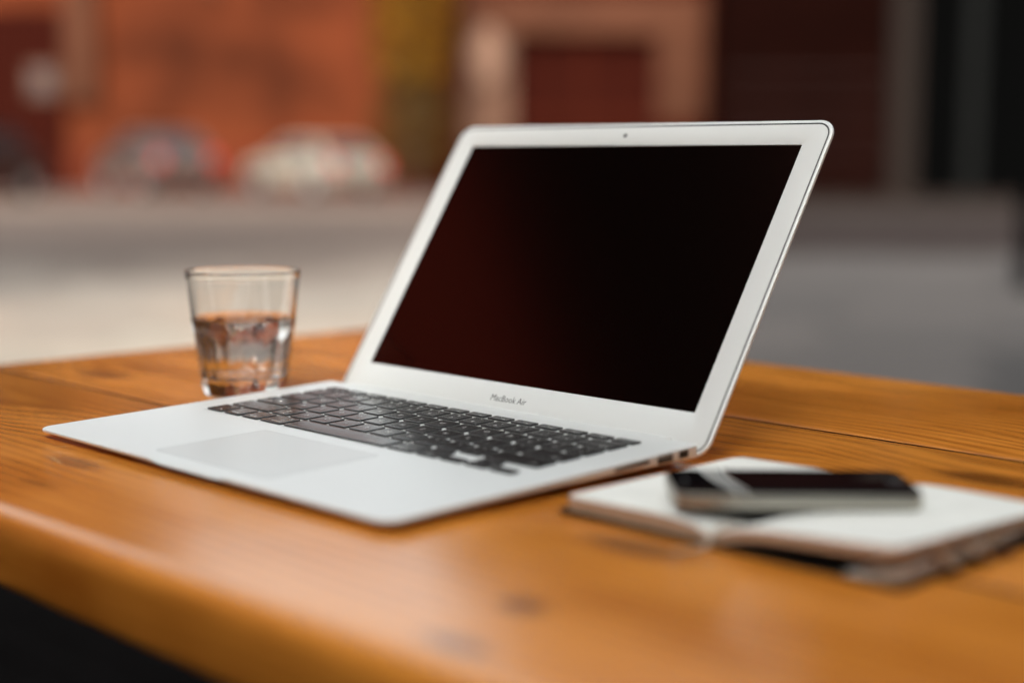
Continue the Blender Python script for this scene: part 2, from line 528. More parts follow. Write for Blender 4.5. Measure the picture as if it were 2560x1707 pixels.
# bottom row
for col, w, tx in ((0, 1, [('fn', 2.6, .72, .22)]), (1, 1, [('control', 2.4, .5, .22)]), (2, 1, [('option', 2.4, .5, .22)]),
                   (3, 1.25, [('command', 2.4, .6, .22), ('\u2318', 3.0, .80, .74)]), (4.25, 5, []),
                   (9.25, 1.25, [('command', 2.4, .4, .22), ('\u2318', 3.0, .2, .74)]), (10.5, 1, [('option', 2.4, .5, .22)])):
    add_key(col, w, 0, tx)
add_key(11.5, 1, 0, [('<', 3, .5, .5)], hfrac=0.47)
add_key(12.5, 1, 0, [('v', 3, .5, .5)], hfrac=0.47)
add_key(12.5, 1, 0, [('^', 3, .5, .5)], hfrac=0.47, yoff=(PY - GAP) * 0.53)
add_key(13.5, 1, 0, [('>', 3, .5, .5)], hfrac=0.47)
# shift row
add_key(0, 2.25, 1, [('shift', 2.6, .14, .22)])
for i, ch in enumerate('ZXCVBNM'):
    add_key(2.25 + i, 1, 1, [(ch, CH, .5, .5)])
for i, (a, b) in enumerate((('<', ','), ('>', '.'), ('?', '/'))):
    add_key(9.25 + i, 1, 1, [(a, 3.2, .5, .72), (b, 3.6, .5, .3)])
add_key(12.25, 2.25, 1, [('shift', 2.6, .86, .22)])
# home row
add_key(0, 1.75, 2, [('caps lock', 2.4, .3, .22)])
for i, ch in enumerate('ASDFGHJKL'):
    add_key(1.75 + i, 1, 2, [(ch, CH, .5, .5)])
for i, (a, b) in enumerate(((':', ';'), ('"', "'"))):
    add_key(10.75 + i, 1, 2, [(a, 3.2, .5, .72), (b, 3.6, .5, .3)])
add_key(12.75, 1.75, 2, [('return', 2.4, .76, .22)])
add_key(0, 1.5, 3, [('tab', 2.6, .2, .22)])
for i, ch in enumerate('QWERTYUIOP'):
    add_key(1.5 + i, 1, 3, [(ch, CH, .5, .5)])
for i, (a, b) in enumerate((('{', '['), ('}', ']'), ('|', '\\'))):
    add_key(11.5 + i, 1, 3, [(a, 3.2, .5, .72), (b, 3.4, .5, .28)])
nums = [('~', '`')] + list(zip('!@#$%^&*()', '1234567890')) + [('_', '-'), ('+', '=')]
for i, (a, b) in enumerate(nums):
    add_key(i, 1, 4, [(a, 3.2, .5, .74), (b, 3.6, .5, .3)])
add_key(13, 1.5, 4, [('delete', 2.4, .7, .22)])
fw = 14.5 / 14
for i in range(14):
    s = 'esc' if i == 0 else ('' if i == 13 else 'F%d' % i)
    tx = [(s, 2.0, .5 if i == 0 else .72, .4 if i == 0 else .25)] if s else []
    if 0 < i < 13: tx.append(('o' if i % 2 else '+', 2.4, .42, .68))
    add_key(i * fw, fw, 5, tx, rowh=8.4)

# trackpad ----------------------------------------------------------
V, Fs = loft([[(x, y, z) for x, y in rrect(109.9 + i, 5.1 + i, 215.1 - i, 78.6 - i, 3.0 - i * .5, n=5)] for i, z in ((0, -0.1), (0, 0.012), (0.35, 0.012))], cap0=False, cap1=False)
mesh_obj('trackpad_seam', V, Fs, mat('seam_grey', (0.30, 0.30, 0.30), rough=0.6), lap)
V, Fs = loft([[(x, y, z) for x, y in rrect(110.25 + i, 5.45 + i, 214.75 - i, 78.25 - i, 2.8 - i * .5, n=5)] for i, z in ((0, -0.2), (0, 0.03), (0.15, 0.05))], cap0=False)
mesh_obj('trackpad', V, Fs, M['pad'], lap)
# ports on the right-hand side
def port(y0, y1, zc, h, kind):
    xo = 325.06
    pl = [(xo + 0.0, y, z) for y, z in rrect(y0, zc - h / 2, y1, zc + h / 2, min(0.5, h / 2.2), n=3)]
    pi = [(xo - 3.0, y, z) for y, z in rrect(y0, zc - h / 2, y1, zc + h / 2, min(0.5, h / 2.2), n=3)]
    V, Fs = loft([pi, pl])
    return mesh_obj(kind, V, Fs, M['port'], lap)
port(144, 171.5, -2.6, 1.9, 'card_slot')
u = port(178.5, 191.0, -3.2, 4.2, 'usb_port')
box_obj('tongue', (325.1, 184.75, -2.4), (0.12, 10.6, 1.2), mat('port_tongue', (0.25, 0.24, 0.22), 0.6), u)
port(196.6, 204.2, -3.2, 4.0, 'display_port')
# hinge bar in the middle of the rear edge
bm = bmesh.new()
L = []
prof = [(208.2, -0.6), (208.2, 0.05), (209.0, 0.1), (211.5, 0.14), (214.5, 0.14), (218.5, -0.3), (220.0, -3.5), (218.0, -6.5), (214.0, -6.8)]
V, Fs = loft([[(x, y, z) for y, z in prof] for x in (22.5, 301.5)])
bm.free()
h = mesh_obj('hinge', V, Fs, M['alu'], lap)
auto_smooth(h, 50)

# lid ---------------------------------------------------------------
TH = R(34.6146)
lid = empty('lid', parent=lap)
lid.location = (0, 223.06, -2.16)
lid.rotation_euler = (R(90) - TH, 0, 0)        # local x = across, y = up the lid, z = out of the face
lv0, lv1 = -8.3, 215.6
def lid_loop(ins, z, rt=12.0, rb=11.0, seg=1):
    return [(x, y, z) for x, y in rrect(ins, lv0 + ins, 325 - ins, lv1 - ins, [max(rb - ins, .5), max(rt - ins, .5), max(rt - ins, .5), max(rb - ins, .5)], n=10, seg=seg)]
loops = [lid_loop(30, -4.9), lid_loop(9, -4.6), lid_loop(3.5, -3.9), lid_loop(1.0, -2.8), lid_loop(0.15, -1.7), lid_loop(0.0, -0.9), lid_loop(0.25, -0.25), lid_loop(0.8, 0.0), lid_loop(2.2, 0.0), lid_loop(2.25, -0.6)]
V, Fs = loft(loops, cap1=False)
shell = mesh_obj('lid_shell', V, Fs, M['alu'], lid)
auto_smooth(shell, 50)
V, Fs = loft([lid_loop(2.25, -0.6), lid_loop(2.27, 0.10), lid_loop(2.5, 0.25), lid_loop(2.9, 0.25), lid_loop(3.15, 0.05), lid_loop(3.2, -0.6)], cap0=False, cap1=False)
gk = mesh_obj('gasket', V, Fs, M['gasket'], lid)
# bezel: ring with the display opening
hw = 143.41
du0, du1, dv0, dv1 = 163.1 - hw, 163.1 + hw, 17.91, 17.91 + 179.86
def disp_loop(ins, z, r=0.8, n=10):
    return [(x, y, z) for x, y in rrect(du0 + ins, dv0 + ins, du1 - ins, dv1 - ins, r, n=n)]
V, Fs = loft([lid_loop(3.22, -0.5), lid_loop(3.25, 0.0), lid_loop(3.5, 0.05), disp_loop(-0.25, 0.05), disp_loop(-0.05, -0.05), disp_loop(0.0, -0.9)], cap0=False, cap1=False)
bz = mesh_obj('bezel', V, Fs, M['alu_face'], lid)
auto_smooth(bz, 40)
V, Fs = loft([disp_loop(-0.02, -1.0), disp_loop(-0.02, -0.55)])
mesh_obj('screen', V, Fs, M['screen'], lid)
bm = bmesh.new()
bmesh.ops.create_cone(bm, cap_ends=True, segments=24, radius1=1.5, radius2=1.45, depth=0.12, matrix=Matrix.Translation((163.4, 205.6, 0.06)))
wc = bm_obj('webcam', bm, M['black'], lid)
me = text_mesh('MacBook Air', 6.1, bold=0.0)
xs = [v.co.x for v in me.vertices]
k = 31.0 / (max(xs) - min(xs))
for v in me.vertices:
    v.co.x *= k
me.materials.clear(); me.materials.append(M['letter'])
o = bpy.data.objects.new('lettering', me)
o.location = (163.0, 7.0, 0.066)
link(o, lid)

# ------------------------------------------------------------------ glass of water
def build_glass():
    g = empty('water_glass', (-0.0562, 0.1797, TZ + 0.0002))
    tag(g, 'clear faceted tumbler half full of water standing behind the laptop keyboard', 'glass')
    S = 0.001
    NF = 13; sub = 8; n = NF * sub
    def ring(r, z, fac=0.0, twist=0.1):
        out = []
        for k in range(n):
            a = 2 * math.pi * k / n
            ph = ((k / sub) % 1.0) - 0.5
            # a flat facet: radius to a chord
            ch = math.cos(math.pi / NF) / math.cos(2 * math.pi / NF * ph)
            scal = 0.9 * math.cos(math.pi / NF) / math.cos(2 * math.pi / NF * ph)
            rr = r * ((1 - fac) + fac * (1.008 + (ch - 1) * 1.5))
            out.append((rr * math.cos(a + twist) * S, rr * math.sin(a + twist) * S, z * S))
        return out
    outer = [(0.1, 1.2, 0), (20, 0.6, 0), (27.0, 0.0, 0), (28.6, 0.5, .2), (29.3, 1.8, 0), (29.9, 4, 0), (30.6, 9, 0.1), (31.1, 12, 0.9), (32.6, 24, 1), (34.0, 34, 1), (34.9, 40, 1), (35.6, 43.5, .6), (36.0, 46, .15), (36.6, 52, 0), (38.2, 67, 0), (39.7, 80, 0), (40.3, 85.2, 0), (40.2, 86.3, 0), (39.7, 86.8, 0), (39.0, 86.7, 0), (38.5, 86.0, 0)]
    inner = [(38.1, 82, 0), (37.0, 74, 0), (35.6, 62, 0), (34.4, 52, 0), (33.4, 44, 0), (31.6, 36, 0), (29.8, 26, 0), (28.0, 17, 0), (26.6, 13.5, 0), (24.0, 11.8, 0), (15, 11.0, 0), (0.1, 10.8, 0)]
    loops = [ring(r, z, f) for r, z, f in outer + inner]
    V, Fs = loft(loops)
    b = mesh_obj('tumbler', V, Fs, M['glass'], g)
    auto_smooth(b, 24)
    def rin(z):
        pts = [(r, zz) for r, zz, f in inner]
        for (r1, z1), (r2, z2) in zip(pts, pts[1:]):
            if z2 <= z <= z1: return r1 + (r2 - r1) * (z1 - z) / (z1 - z2)
        return pts[-1][0]
    lv = 53.0
    wl = [(r + 0.15, z - 0.12, f) for r, z, f in inner[::-1] if z < lv - 3]
    wl[0] = (0.1, 10.68, 0)
    wl += [(rin(lv - 2) + 0.15, lv - 2, 0), (rin(lv) + 0.15, lv + 0.4, 0), (rin(lv + 1) + 0.1, lv + 1.3, 0), (rin(lv) - 0.25, lv + 0.75, 0), (rin(lv) - 0.6, lv + 0.3, 0), (rin(lv) - 1.1, lv - 0.05, 0), (rin(lv) - 1.9, lv - 0.3, 0), (rin(lv) - 3.2, lv - 0.45, 0), (rin(lv) - 5, lv - 0.5, 0), (0.1, lv - 0.5, 0)]
    V, Fs = loft([ring(r, z, f) for r, z, f in wl])
    w = mesh_obj('water', V, Fs, M['water'], g)
    auto_smooth(w, 75)
build_glass()

# ------------------------------------------------------------------ notebook (table coordinates, mm -> m)
GX = 437.0
BX0, BX1, BY0, BY1 = 349.0, 527.0, 80.0, 217.0
def surf(x, y):
    yy = (y - BY0) / (BY1 - BY0)
    if x <= GX:
        t = (GX - x) / (GX - BX0)
        return 3.2 + 6.6 * (1 - math.exp(-t * 10)) - 2.1 * t
    t = (x - GX) / (BX1 - GX)
    return 3.2 + 8.0 * (1 - math.exp(-t * 9)) + 5.0 * t ** 1.3 * (1 - yy) - 1.0 * t * yy
def build_notebook():
    nb = empty('open_notebook', (GX * .001, 0.148, TZ))
    tag(nb, 'open black-covered notebook with blank cream pages lying beside the laptop', 'notebook')
    def P(x, y, z): return ((x - GX) * .001, (y - 148) * .001, z * .001)
    # cover
    V, Fs = loft([[P(x, y, z) for x, y in rrect(BX0 - 3 + i, BY0 - 3 + i, BX1 + 4 - i, BY1 + 3 - i, 5, n=5)] for i, z in ((0.3, 0.15), (0, 0.5), (0, 1.1), (0.4, 1.5))])
    mesh_obj('cover', V, Fs, M['cover'], nb)
    def block(name, x0, x1, zb, top, nu=26, nv=14, dx=0.0, cut=(False, False)):
        us = [i / nu for i in range(nu + 1)]
        vs = [i / nv for i in range(nv + 1)]
        rc = 5.0
        V = []; Fs = []
        def xy(u, v):
            x = x0 + (x1 - x0) * u; y = BY0 + (BY1 - BY0) * v
            # rounded outer corners: pull the y range in near the outer edge
            d = (x1 - x) if cut[1] else (x - x0)
            if (cut[0] or cut[1]) and d < rc:
                s = rc - math.sqrt(max(rc * rc - (rc - d) ** 2, 0))
                y = BY0 + s + (BY1 - BY0 - 2 * s) * v
            return x, y
        for kind in (0, 1):
            for v in vs:
                for u in us:
                    x, y = xy(u, v)
                    V.append(P(x, y, zb(x, y) if kind == 0 else top(x, y)))
        n1 = (nu + 1); off = n1 * (nv + 1)
        for j in range(nv):
            for i in range(nu):
                a = j * n1 + i
                Fs.append((a, a + n1, a + n1 + 1, a + 1))
                Fs.append((off + a, off + a + 1, off + a + n1 + 1, off + a + n1))
        for i in range(nu):
            a = i; Fs.append((a, a + 1, off + a + 1, off + a))
            a = nv * n1 + i; Fs.append((a, off + a, off + a + 1, a + 1))
        for j in range(nv):
            a = j * n1; Fs.append((a, off + a, off + a + n1, a + n1))
            a = j * n1 + nu; Fs.append((a, a + n1, off + a + n1, off + a))
        o = mesh_obj(name, V, Fs, M['page_edge'], nb)
        o.data.materials.append(M['page'])
        for p in o.data.polygons:
            if p.normal.z > 0.6: p.material_index = 1
            p.use_smooth = abs(p.normal.z) > 0.5
        return o
    block('page_block', BX0, GX, lambda x, y: 1.55, surf, cut=(True, False))
    block('page_block', GX + 0.05, BX1, lambda x, y: max(1.6, surf(x, y) - 4.8) if x > GX + 4 else 1.6, surf, cut=(False, True))
    # the loose leaves under it, fanned out a little
    block('loose_pages', GX + 66, BX1 + 1.5, lambda x, y: 1.56 + 1.2 * max(0, (x - GX - 66) / 26) ** 2, lambda x, y: 2.0 + 4.4 * max(0, (x - GX - 66) / 26) ** 1.5 + 0.35 * math.sin(y * 0.13), cut=(False, True))
    # single leaf lifting above the gutter
    # ribbon
    bm = bmesh.new()
    pts = [(GX + 1, 92, 7.5), (GX + 1.5, 81, 6.6), (GX + 1, 77, 3.2), (GX + 0.5, 74, 0.9), (GX - 1, 68, 0.35), (GX - 3, 63, 0.5), (GX - 6, 60, 0.4)]
    prev = None
    for x, y, z in pts:
        a = bm.verts.new(P(x - 1.6, y, z)); b = bm.verts.new(P(x + 1.6, y + 0.4, z))
        c = bm.verts.new(P(x + 1.6, y + 0.4, z + 0.3)); d = bm.verts.new(P(x - 1.6, y, z + 0.3))
        cur = (a, b, c, d)
        if prev:
            for i in range(4):
                j = (i + 1) % 4
                bm.faces.new((prev[i], prev[j], cur[j], cur[i]))
        else: bm.faces.new(cur)
        prev = cur
    bm.faces.new(prev[::-1])
    bm_obj('bookmark_ribbon', bm, M['ribbon'], nb)
    # torn slips of paper poking out of the fore-edge
    for i, (x, y, z, w, d, rz, rx) in enumerate(((529, 112, 6.5, 12, 9, 0.3, 0.25), (531, 134, 6.8, 14, 8, -0.4, -0.3), (532, 156, 6.6, 13, 12, 0.15, 0.3), (531, 182, 6.0, 12, 10, -0.2, -0.2))):
        bm = bmesh.new()
        n = 6
        g = []
        for a in range(n + 1):
            for b in range(n + 1):
                lx = (a / n - .5) * w; ly = (b / n - .5) * d
                lz = 1.6 * math.sin(a * 0.9 + i) + 1.2 * math.cos(b * 1.1 + i * 2) + rx * ly
                if a == n: lx += rnd.uniform(-.8, .8)
                c, s = math.cos(rz), math.sin(rz)
                g.append(bm.verts.new(P(x + lx * c - ly * s, y + lx * s + ly * c, z + lz)))
        for a in range(n):
            for b in range(n):
                bm.faces.new((g[a * (n + 1) + b], g[(a + 1) * (n + 1) + b], g[(a + 1) * (n + 1) + b + 1], g[a * (n + 1) + b + 1]))
        bmesh.ops.solidify(bm, geom=bm.faces[:], thickness=0.0005)
        bm_obj('paper_slip', bm, M['page_edge'], nb, smooth=True)
    # elastic closure hanging off the back cover
    bm = bmesh.new()
    pts = [P(BX1 + 2, 118, 1.6)]
    for k in range(13):
        t = k / 12
        pts.append(P(BX1 + 3 + 6 * math.sin(math.pi * t), 122 + 84 * t, 2.0 + 6.0 * math.sin(math.pi * t) ** 2))
    pts.append(P(BX1 + 1, 209, 1.6))
    tube(bm, pts, 0.0016, 8)
    bm_obj('elastic_band', bm, M['cover'], nb, smooth=True)
build_notebook()

# ------------------------------------------------------------------ phone
def build_phone():
    ph = empty('smartphone', (0.4352, 0.1402, TZ + 0.0114), 0)
    tag(ph, 'black glass smartphone with a metal rim lying on the open notebook', 'phone')
    ph.rotation_mode = 'QUATERNION'
    ph.scale = (1, 1, 0.9)
    rz = Matrix.Rotation(R(44.6), 3, 'Z')
    rx = Matrix.Rotation(R(-1.3), 3, 'X')
    ph.rotation_quaternion = (rz @ rx).to_quaternion()
    S = .001; l, w, th = 111.0, 57.0, 9.0
    def lp(ins, z): return [(x * S, y * S, z * S) for x, y in rrect(-l / 2 + ins, -w / 2 + ins, l / 2 - ins, w / 2 - ins, 9.0 - ins, n=10)]
    V, Fs = loft([lp(0.5, 1.0), lp(0.15, 1.15), lp(0, 1.5), lp(0, 7.5), lp(0.15, 7.85), lp(0.5, 8.0)])
    b = mesh_obj('metal_band', V, Fs, M['steel'], ph); auto_smooth(b, 60)
    V, Fs = loft([lp(0.55, 7.9), lp(0.5, 8.7), lp(0.75, 8.95), lp(1.2, 9.0)])
    f = mesh_obj('glass_front', V, Fs, M['phone_glass'], ph); auto_smooth(f, 30)
    V, Fs = loft([lp(1.2, 0.0), lp(0.7, 0.08), lp(0.5, 0.3), lp(0.5, 1.05)])
    mesh_obj('glass_back', V, Fs, M['phone_glass'], ph)
    bm = bmesh.new()
    bmesh.ops.create_cone(bm, cap_ends=True, segments=32, radius1=5.4 * S, radius2=5.2 * S, depth=.12 * S, matrix=Matrix.Translation((48.5 * S, 0, 9.0 * S)))
    hb = bm_obj('home_button', bm, mat('home_button_black', (0.02, 0.02, 0.02), 0.35), ph)
    bm = bmesh.new()
    for x, y, sx, sy in ((0, 1.5, 3.3, .3), (0, -1.5, 3.3, .3), (1.5, 0, .3, 2.7), (-1.5, 0, .3, 2.7)):
        add_box(bm, (48.5 + x) * S, y * S, 9.08 * S, sx * S, sy * S, .04 * S)
    bm_obj('button_mark', bm, mat('button_mark_grey', (0.35, 0.35, 0.35), 0.5), hb)
    box_obj('earpiece', (-48.5 * S, 0, 9.01 * S), (1.6 * S, 11 * S, .06 * S), M['port'], ph)
    for dx in (-40, -31):
        bm = bmesh.new()
        bmesh.ops.create_cone(bm, cap_ends=True, segments=20, radius1=2.4 * S, radius2=2.2 * S, depth=1 * S, matrix=Matrix.Translation((dx * S, -w / 2 * S - .1 * S, 4.6 * S)) @ Matrix.Rotation(R(90), 4, 'X'))
        bm_obj('volume_button', bm, M['steel'], ph)
build_phone()

# ================================================================== the street behind
# street frame: a = metres to the right, d = metres away from where the photographer sits
HD = Vector((F.x, F.y, 0)).normalized()
RT = Vector((HD.y, -HD.x, 0))
C0 = Vector((CAM.x, CAM.y, 0))
ROT = math.atan2(RT.y, RT.x)
def S(a, d, z=0.0): return tuple(C0 + RT * a + HD * d + Vector((0, 0, z)))
def brick_like(): pass

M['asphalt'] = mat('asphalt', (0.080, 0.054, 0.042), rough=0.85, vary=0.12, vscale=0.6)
M['asphalt_dark'] = mat('dark_asphalt', (0.12, 0.105, 0.10), rough=0.85, vary=0.12, vscale=0.6)
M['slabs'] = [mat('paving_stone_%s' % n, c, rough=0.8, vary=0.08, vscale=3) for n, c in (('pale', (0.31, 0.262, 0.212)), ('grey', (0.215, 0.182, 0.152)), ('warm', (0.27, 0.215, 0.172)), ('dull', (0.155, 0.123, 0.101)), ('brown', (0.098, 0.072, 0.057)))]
M['slab_shaded'] = [mat('shade_tinted_paving_stone_%s' % n, c, rough=0.8, vary=0.1, vscale=3) for n, c in (('a', (0.042, 0.035, 0.033)), ('b', (0.031, 0.026, 0.025)), ('c', (0.012, 0.010, 0.010)))]  # right-hand slabs: shade on the paving is mixed into these colours
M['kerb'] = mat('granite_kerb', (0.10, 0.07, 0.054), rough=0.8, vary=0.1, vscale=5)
M['kerb_dark'] = mat('shade_tinted_kerb', (0.03, 0.025, 0.023), rough=0.95, spec=0.03)  # right-hand kerb stones: same kerb with the shade coloured in
M['pinkpave'] = mat('reddish_pavement', (0.060, 0.026, 0.018), rough=0.85, vary=0.1, vscale=2)
M['deck'] = mat('dark_stained_decking', (0.004, 0.0035, 0.0035), rough=0.95, spec=0.01, vary=0.2, vscale=10)

gr = mesh_obj('ground', [S(-150, -60, -0.03), S(150, -60, -0.03), S(150, 160, -0.03), S(-150, 160, -0.03)], [(0, 1, 2, 3)], M['asphalt'])
tag(gr, kind='structure')
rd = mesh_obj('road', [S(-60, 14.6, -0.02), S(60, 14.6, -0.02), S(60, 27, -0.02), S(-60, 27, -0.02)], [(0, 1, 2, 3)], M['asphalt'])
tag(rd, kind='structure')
ra_ = mesh_obj('shaded_road_sheet', [S(1.6, 14.6, -0.014), S(60, 14.6, -0.014), S(60, 26.95, -0.014), S(1.6, 26.95, -0.014)], [(0, 1, 2, 3)], mat('shade_tinted_asphalt', (0.026, 0.020, 0.019), 0.95, spec=0.03, vary=0.2, vscale=0.5))  # right part of the road: the shade there is put into the colour
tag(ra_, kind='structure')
# near pavement: slabs as pieces in view
pv = empty('pavement'); tag(pv, kind='structure')
pv.location = S(0, 0); pv.rotation_euler = (0, 0, ROT)
slab_me = {}
def slab_mesh(w, d, h, mt):
    k = (w, d, h, mt.name)
    if k not in slab_me:
        bm = bmesh.new(); add_box(bm, 0, 0, -h / 2, w, d, h, 0, 0.004)
        me = bpy.data.meshes.new('paving_slab'); bm.to_mesh(me); bm.free(); me.materials.append(mt)
        slab_me[k] = me
    return slab_me[k]
d = 5.4
row = 0
while d < 14.2:
    dd = 0.62
    half = 0.40 * d + 3.2
    a = -half - (0.45 if row % 2 else 0)
    tone = rnd.random()
    while a < half:
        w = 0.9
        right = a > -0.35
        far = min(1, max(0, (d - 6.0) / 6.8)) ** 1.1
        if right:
            mt = M['slab_shaded'][2 if (a - 1.15) / (d - 3.0) > 0.18 and d < 6.9 else rnd.choice((0, 1))]
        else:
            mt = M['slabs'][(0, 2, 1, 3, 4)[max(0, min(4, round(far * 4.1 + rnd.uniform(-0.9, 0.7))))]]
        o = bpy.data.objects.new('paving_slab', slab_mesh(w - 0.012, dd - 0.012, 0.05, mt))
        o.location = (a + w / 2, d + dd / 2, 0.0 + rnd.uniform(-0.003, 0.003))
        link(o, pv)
        a += w
    d += dd; row += 1
k1 = empty('kerb'); tag(k1, kind='structure'); k1.location = S(0, 0); k1.rotation_euler = (0, 0, ROT)
kme = None
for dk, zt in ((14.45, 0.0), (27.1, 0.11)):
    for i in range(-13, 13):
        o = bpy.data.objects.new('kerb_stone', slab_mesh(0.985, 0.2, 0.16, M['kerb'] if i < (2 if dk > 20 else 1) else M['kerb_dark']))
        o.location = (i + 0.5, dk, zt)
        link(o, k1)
fp = box_obj('far_side_pavement', (0, 0, 0), (50, 8.6, 0.02), mat('shade_tinted_pavement', (0.018, 0.012, 0.010), 0.95, spec=0.02))  # dark sheet over the right of the far pavement, standing for shade
fp.location = S(27.0, 31.6, 0.115); fp.rotation_euler = (0, 0, ROT)
tag(fp, kind='structure')
fp = box_obj('far_pavement', (0, 0, 0), (60, 10.9, 0.13), M['pinkpave'])
fp.location = S(0, 32.7, 0.04); fp.rotation_euler = (0, 0, ROT)
tag(fp, kind='structure')
# patio decking under and around the table
pd = empty('patio_decking', (0.5, 0.2, 0.0)); tag(pd, kind='structure')
dm = None
for i in range(44):
    if dm is None:
        bm = bmesh.new(); add_box(bm, 0, 0, 0, 8.0, 0.118, 0.03, 0, 0.003)
        dm = bpy.data.meshes.new('deck_board'); bm.to_mesh(dm); bm.free(); dm.materials.append(M['deck'])
    o = bpy.data.objects.new('deck_board', dm)
    o.location = (-0.2, -2.75 + i * 0.125, 0.012)
    link(o, pd)

# ---------------------------------------------------------------- far buildings
M['brick'] = mat('orange_brick', (0.070, 0.0150, 0.0048), rough=0.9, spec=0.08, vary=0.6, vscale=0.45, bump=0.3, bscale=30)
M['brick_dark'] = mat('dark_red_brick', (0.032, 0.0045, 0.0015), rough=0.9, spec=0.06, vary=0.2, vscale=0.6)
M['pink_stone'] = mat('pinkish_stone', (0.058, 0.021, 0.011), rough=0.9, spec=0.08, vary=0.3, vscale=0.6)
M['pale_stone'] = mat('pale_stone', (0.085, 0.043, 0.028), rough=0.9, spec=0.08, vary=0.3, vscale=0.6)
M['door'] = mat('oxblood_door', (0.020, 0.003, 0.0015), rough=0.9, spec=0.03)
M['brown_clad'] = mat('dark_brown_cladding', (0.0050, 0.0012, 0.0008), rough=0.9, spec=0.01, vary=0.3, vscale=0.4)
M['greybrown'] = mat('grey_brown_column', (0.014, 0.010, 0.0085), rough=0.9, spec=0.03)
M['blackish'] = mat('black_paint', (0.0012, 0.0012, 0.0012), rough=0.9, spec=0.0)
M['win'] = mat('dark_window_glass', (0.03, 0.02, 0.02), rough=0.1)
M['white_frame'] = mat('white_painted_frame', (0.7, 0.6, 0.52), rough=0.5)
DF = 38.0

def bldg(name, label, a0, a1, h, matr, d=DF, depth=9):
    b = empty(name, S((a0 + a1) / 2, d, 0), ROT)
    tag(b, label, 'building')
    box_obj('wall', (0, depth / 2, h / 2), (a1 - a0, depth, h), matr, b)
    return b
def bx(b, ac, name, a0, a1, z0, z1, out, matr, parent=None, deep=0.0):
    """a flat box on the facade of b (whose centre is at street coordinate ac)"""
    return box_obj(name, ((a0 + a1) / 2 - ac, -out / 2 + deep, (z0 + z1) / 2), (a1 - a0, out, z1 - z0), matr, parent or b)

ac = (-22 + -1.45) / 2
b1 = bldg('brick_building', 'long orange-red brick building across the street behind the glass', -22, -1.45, 9.5, M['brick'])
bx(b1, ac, 'pilaster', -11.2, -10.45, 2.3, 9.0, 0.35, M['pink_stone'])
bx(b1, ac, 'pilaster', -7.6, -7.35, 5.0, 9.0, 0.2, M['pink_stone'])
bx(b1, ac, 'plinth', -22, -1.45, 0, 1.15, 0.08, mat('stained_red_plinth', (0.070, 0.014, 0.006), 0.9, spec=0.05, vary=0.4, vscale=0.7))
bx(b1, ac, 'cornice', -22, -1.45, 9.1, 9.5, 0.3, M['pink_stone'])
box_obj('glare_block_tower', (-17.3 - ac, 5.0, 12.7), (9.4, 7.9, 6.4), M['brick_dark'], b1)  # unseen upper block added to keep sky glare off the table's left
g1 = bx(b1, ac, 'gate', -15.5, -11.3, 0.1, 4.6, 0.1, M['door'])
w_ = bx(b1, ac, 'window', -12.2, -11.45, 2.4, 3.2, 0.14, M['pale_stone'])
bx(b1, ac, 'pane', -12.05, -11.6, 2.55, 3.05, 0.17, M['win'], w_)
for x in (-9.8, -6.2, -3.4):
    w_ = bx(b1, ac, 'window', x - .5, x + .5, 5.3, 7.0, 0.1, M['pink_stone'])
    bx(b1, ac, 'pane', x - .4, x + .4, 5.4, 6.9, 0.13, M['win'], w_)

ac2 = (-1.45 + 4.95) / 2
b2 = bldg('portal_building', 'dark red building with a broad pale stone portal above the laptop lid', -1.45, 4.95, 20, M['brick_dark'])
bx(b2, ac2, 'jamb', -1.25, 0.0, 0.1, 4.0, 0.4, M['pale_stone'])
bx(b2, ac2, 'jamb', 3.6, 4.75, 1.9, 4.0, 0.4, M['pink_stone'])
bx(b2, ac2, 'jamb', 3.7, 4.65, 0.1, 1.9, 0.3, M['brick_dark'])
bx(b2, ac2, 'lintel', -1.25, 4.75, 4.0, 5.0, 0.45, M['pink_stone'])
bm = bmesh.new()
bmesh.ops.create_uvsphere(bm, u_segments=20, v_segments=12, radius=0.5, matrix=Matrix.Translation((-0.65 - ac2, -0.45, 3.45)) @ Matrix.Diagonal((0.85, 0.18, 1.5, 1)))
bm_obj('bright_spot_oval', bm, mat('bright_spot_colour', (0.17, 0.095, 0.065), 0.9, spec=0.1), b2, smooth=True)  # pale oval made up to stand for a bright blurred spot
gd = bx(b2, ac2, 'door', 0.0, 3.6, 0.1, 4.0, 0.05, M['door'])
bx(b2, ac2, 'door_rail', 0.05, 3.55, 1.9, 2.1, 0.09, M['brick_dark'], gd)
bx(b2, ac2, 'door_rail', 1.72, 1.88, 0.2, 3.9, 0.08, M['brick_dark'], gd)

ac3 = (4.95 + 26) / 2
b3 = bldg('timber_building', 'tall nearly black building at the right edge of the street', 4.95, 26, 22, M['brown_clad'], d=DF - 1.5)
bx(b3, ac3, 'column', 9.1, 9.7, 0.1, 6.0, 0.4, M['greybrown'])
bx(b3, ac3, 'column', 10.9, 11.25, 0.1, 6.0, 0.3, mat('dark_column', (0.003, 0.003, 0.0028), 0.8, spec=0.1))
bx(b3, ac3, 'shopfront', 9.8, 15.5, 0.1, 5.6, 0.12, M['blackish'])
for z in (0.9, 1.6, 2.3, 3.0):
    bx(b3, ac3, 'board', 5.2, 9.0, z, z + 0.09, 0.05, mat('brown_batten', (0.012, 0.004, 0.003), 0.8, spec=0.1))

# unseen buildings added for the light: one shades the table, one tints the screen
cf = empty('shade_building', (0.5, -3.6, 0)); tag(cf, 'unseen dark building added behind the camera to shade the table', 'building')
box_obj('wall', (0.25, -2.0, 1.9), (12.5, 4.0, 3.8), M['blackish'], cf)
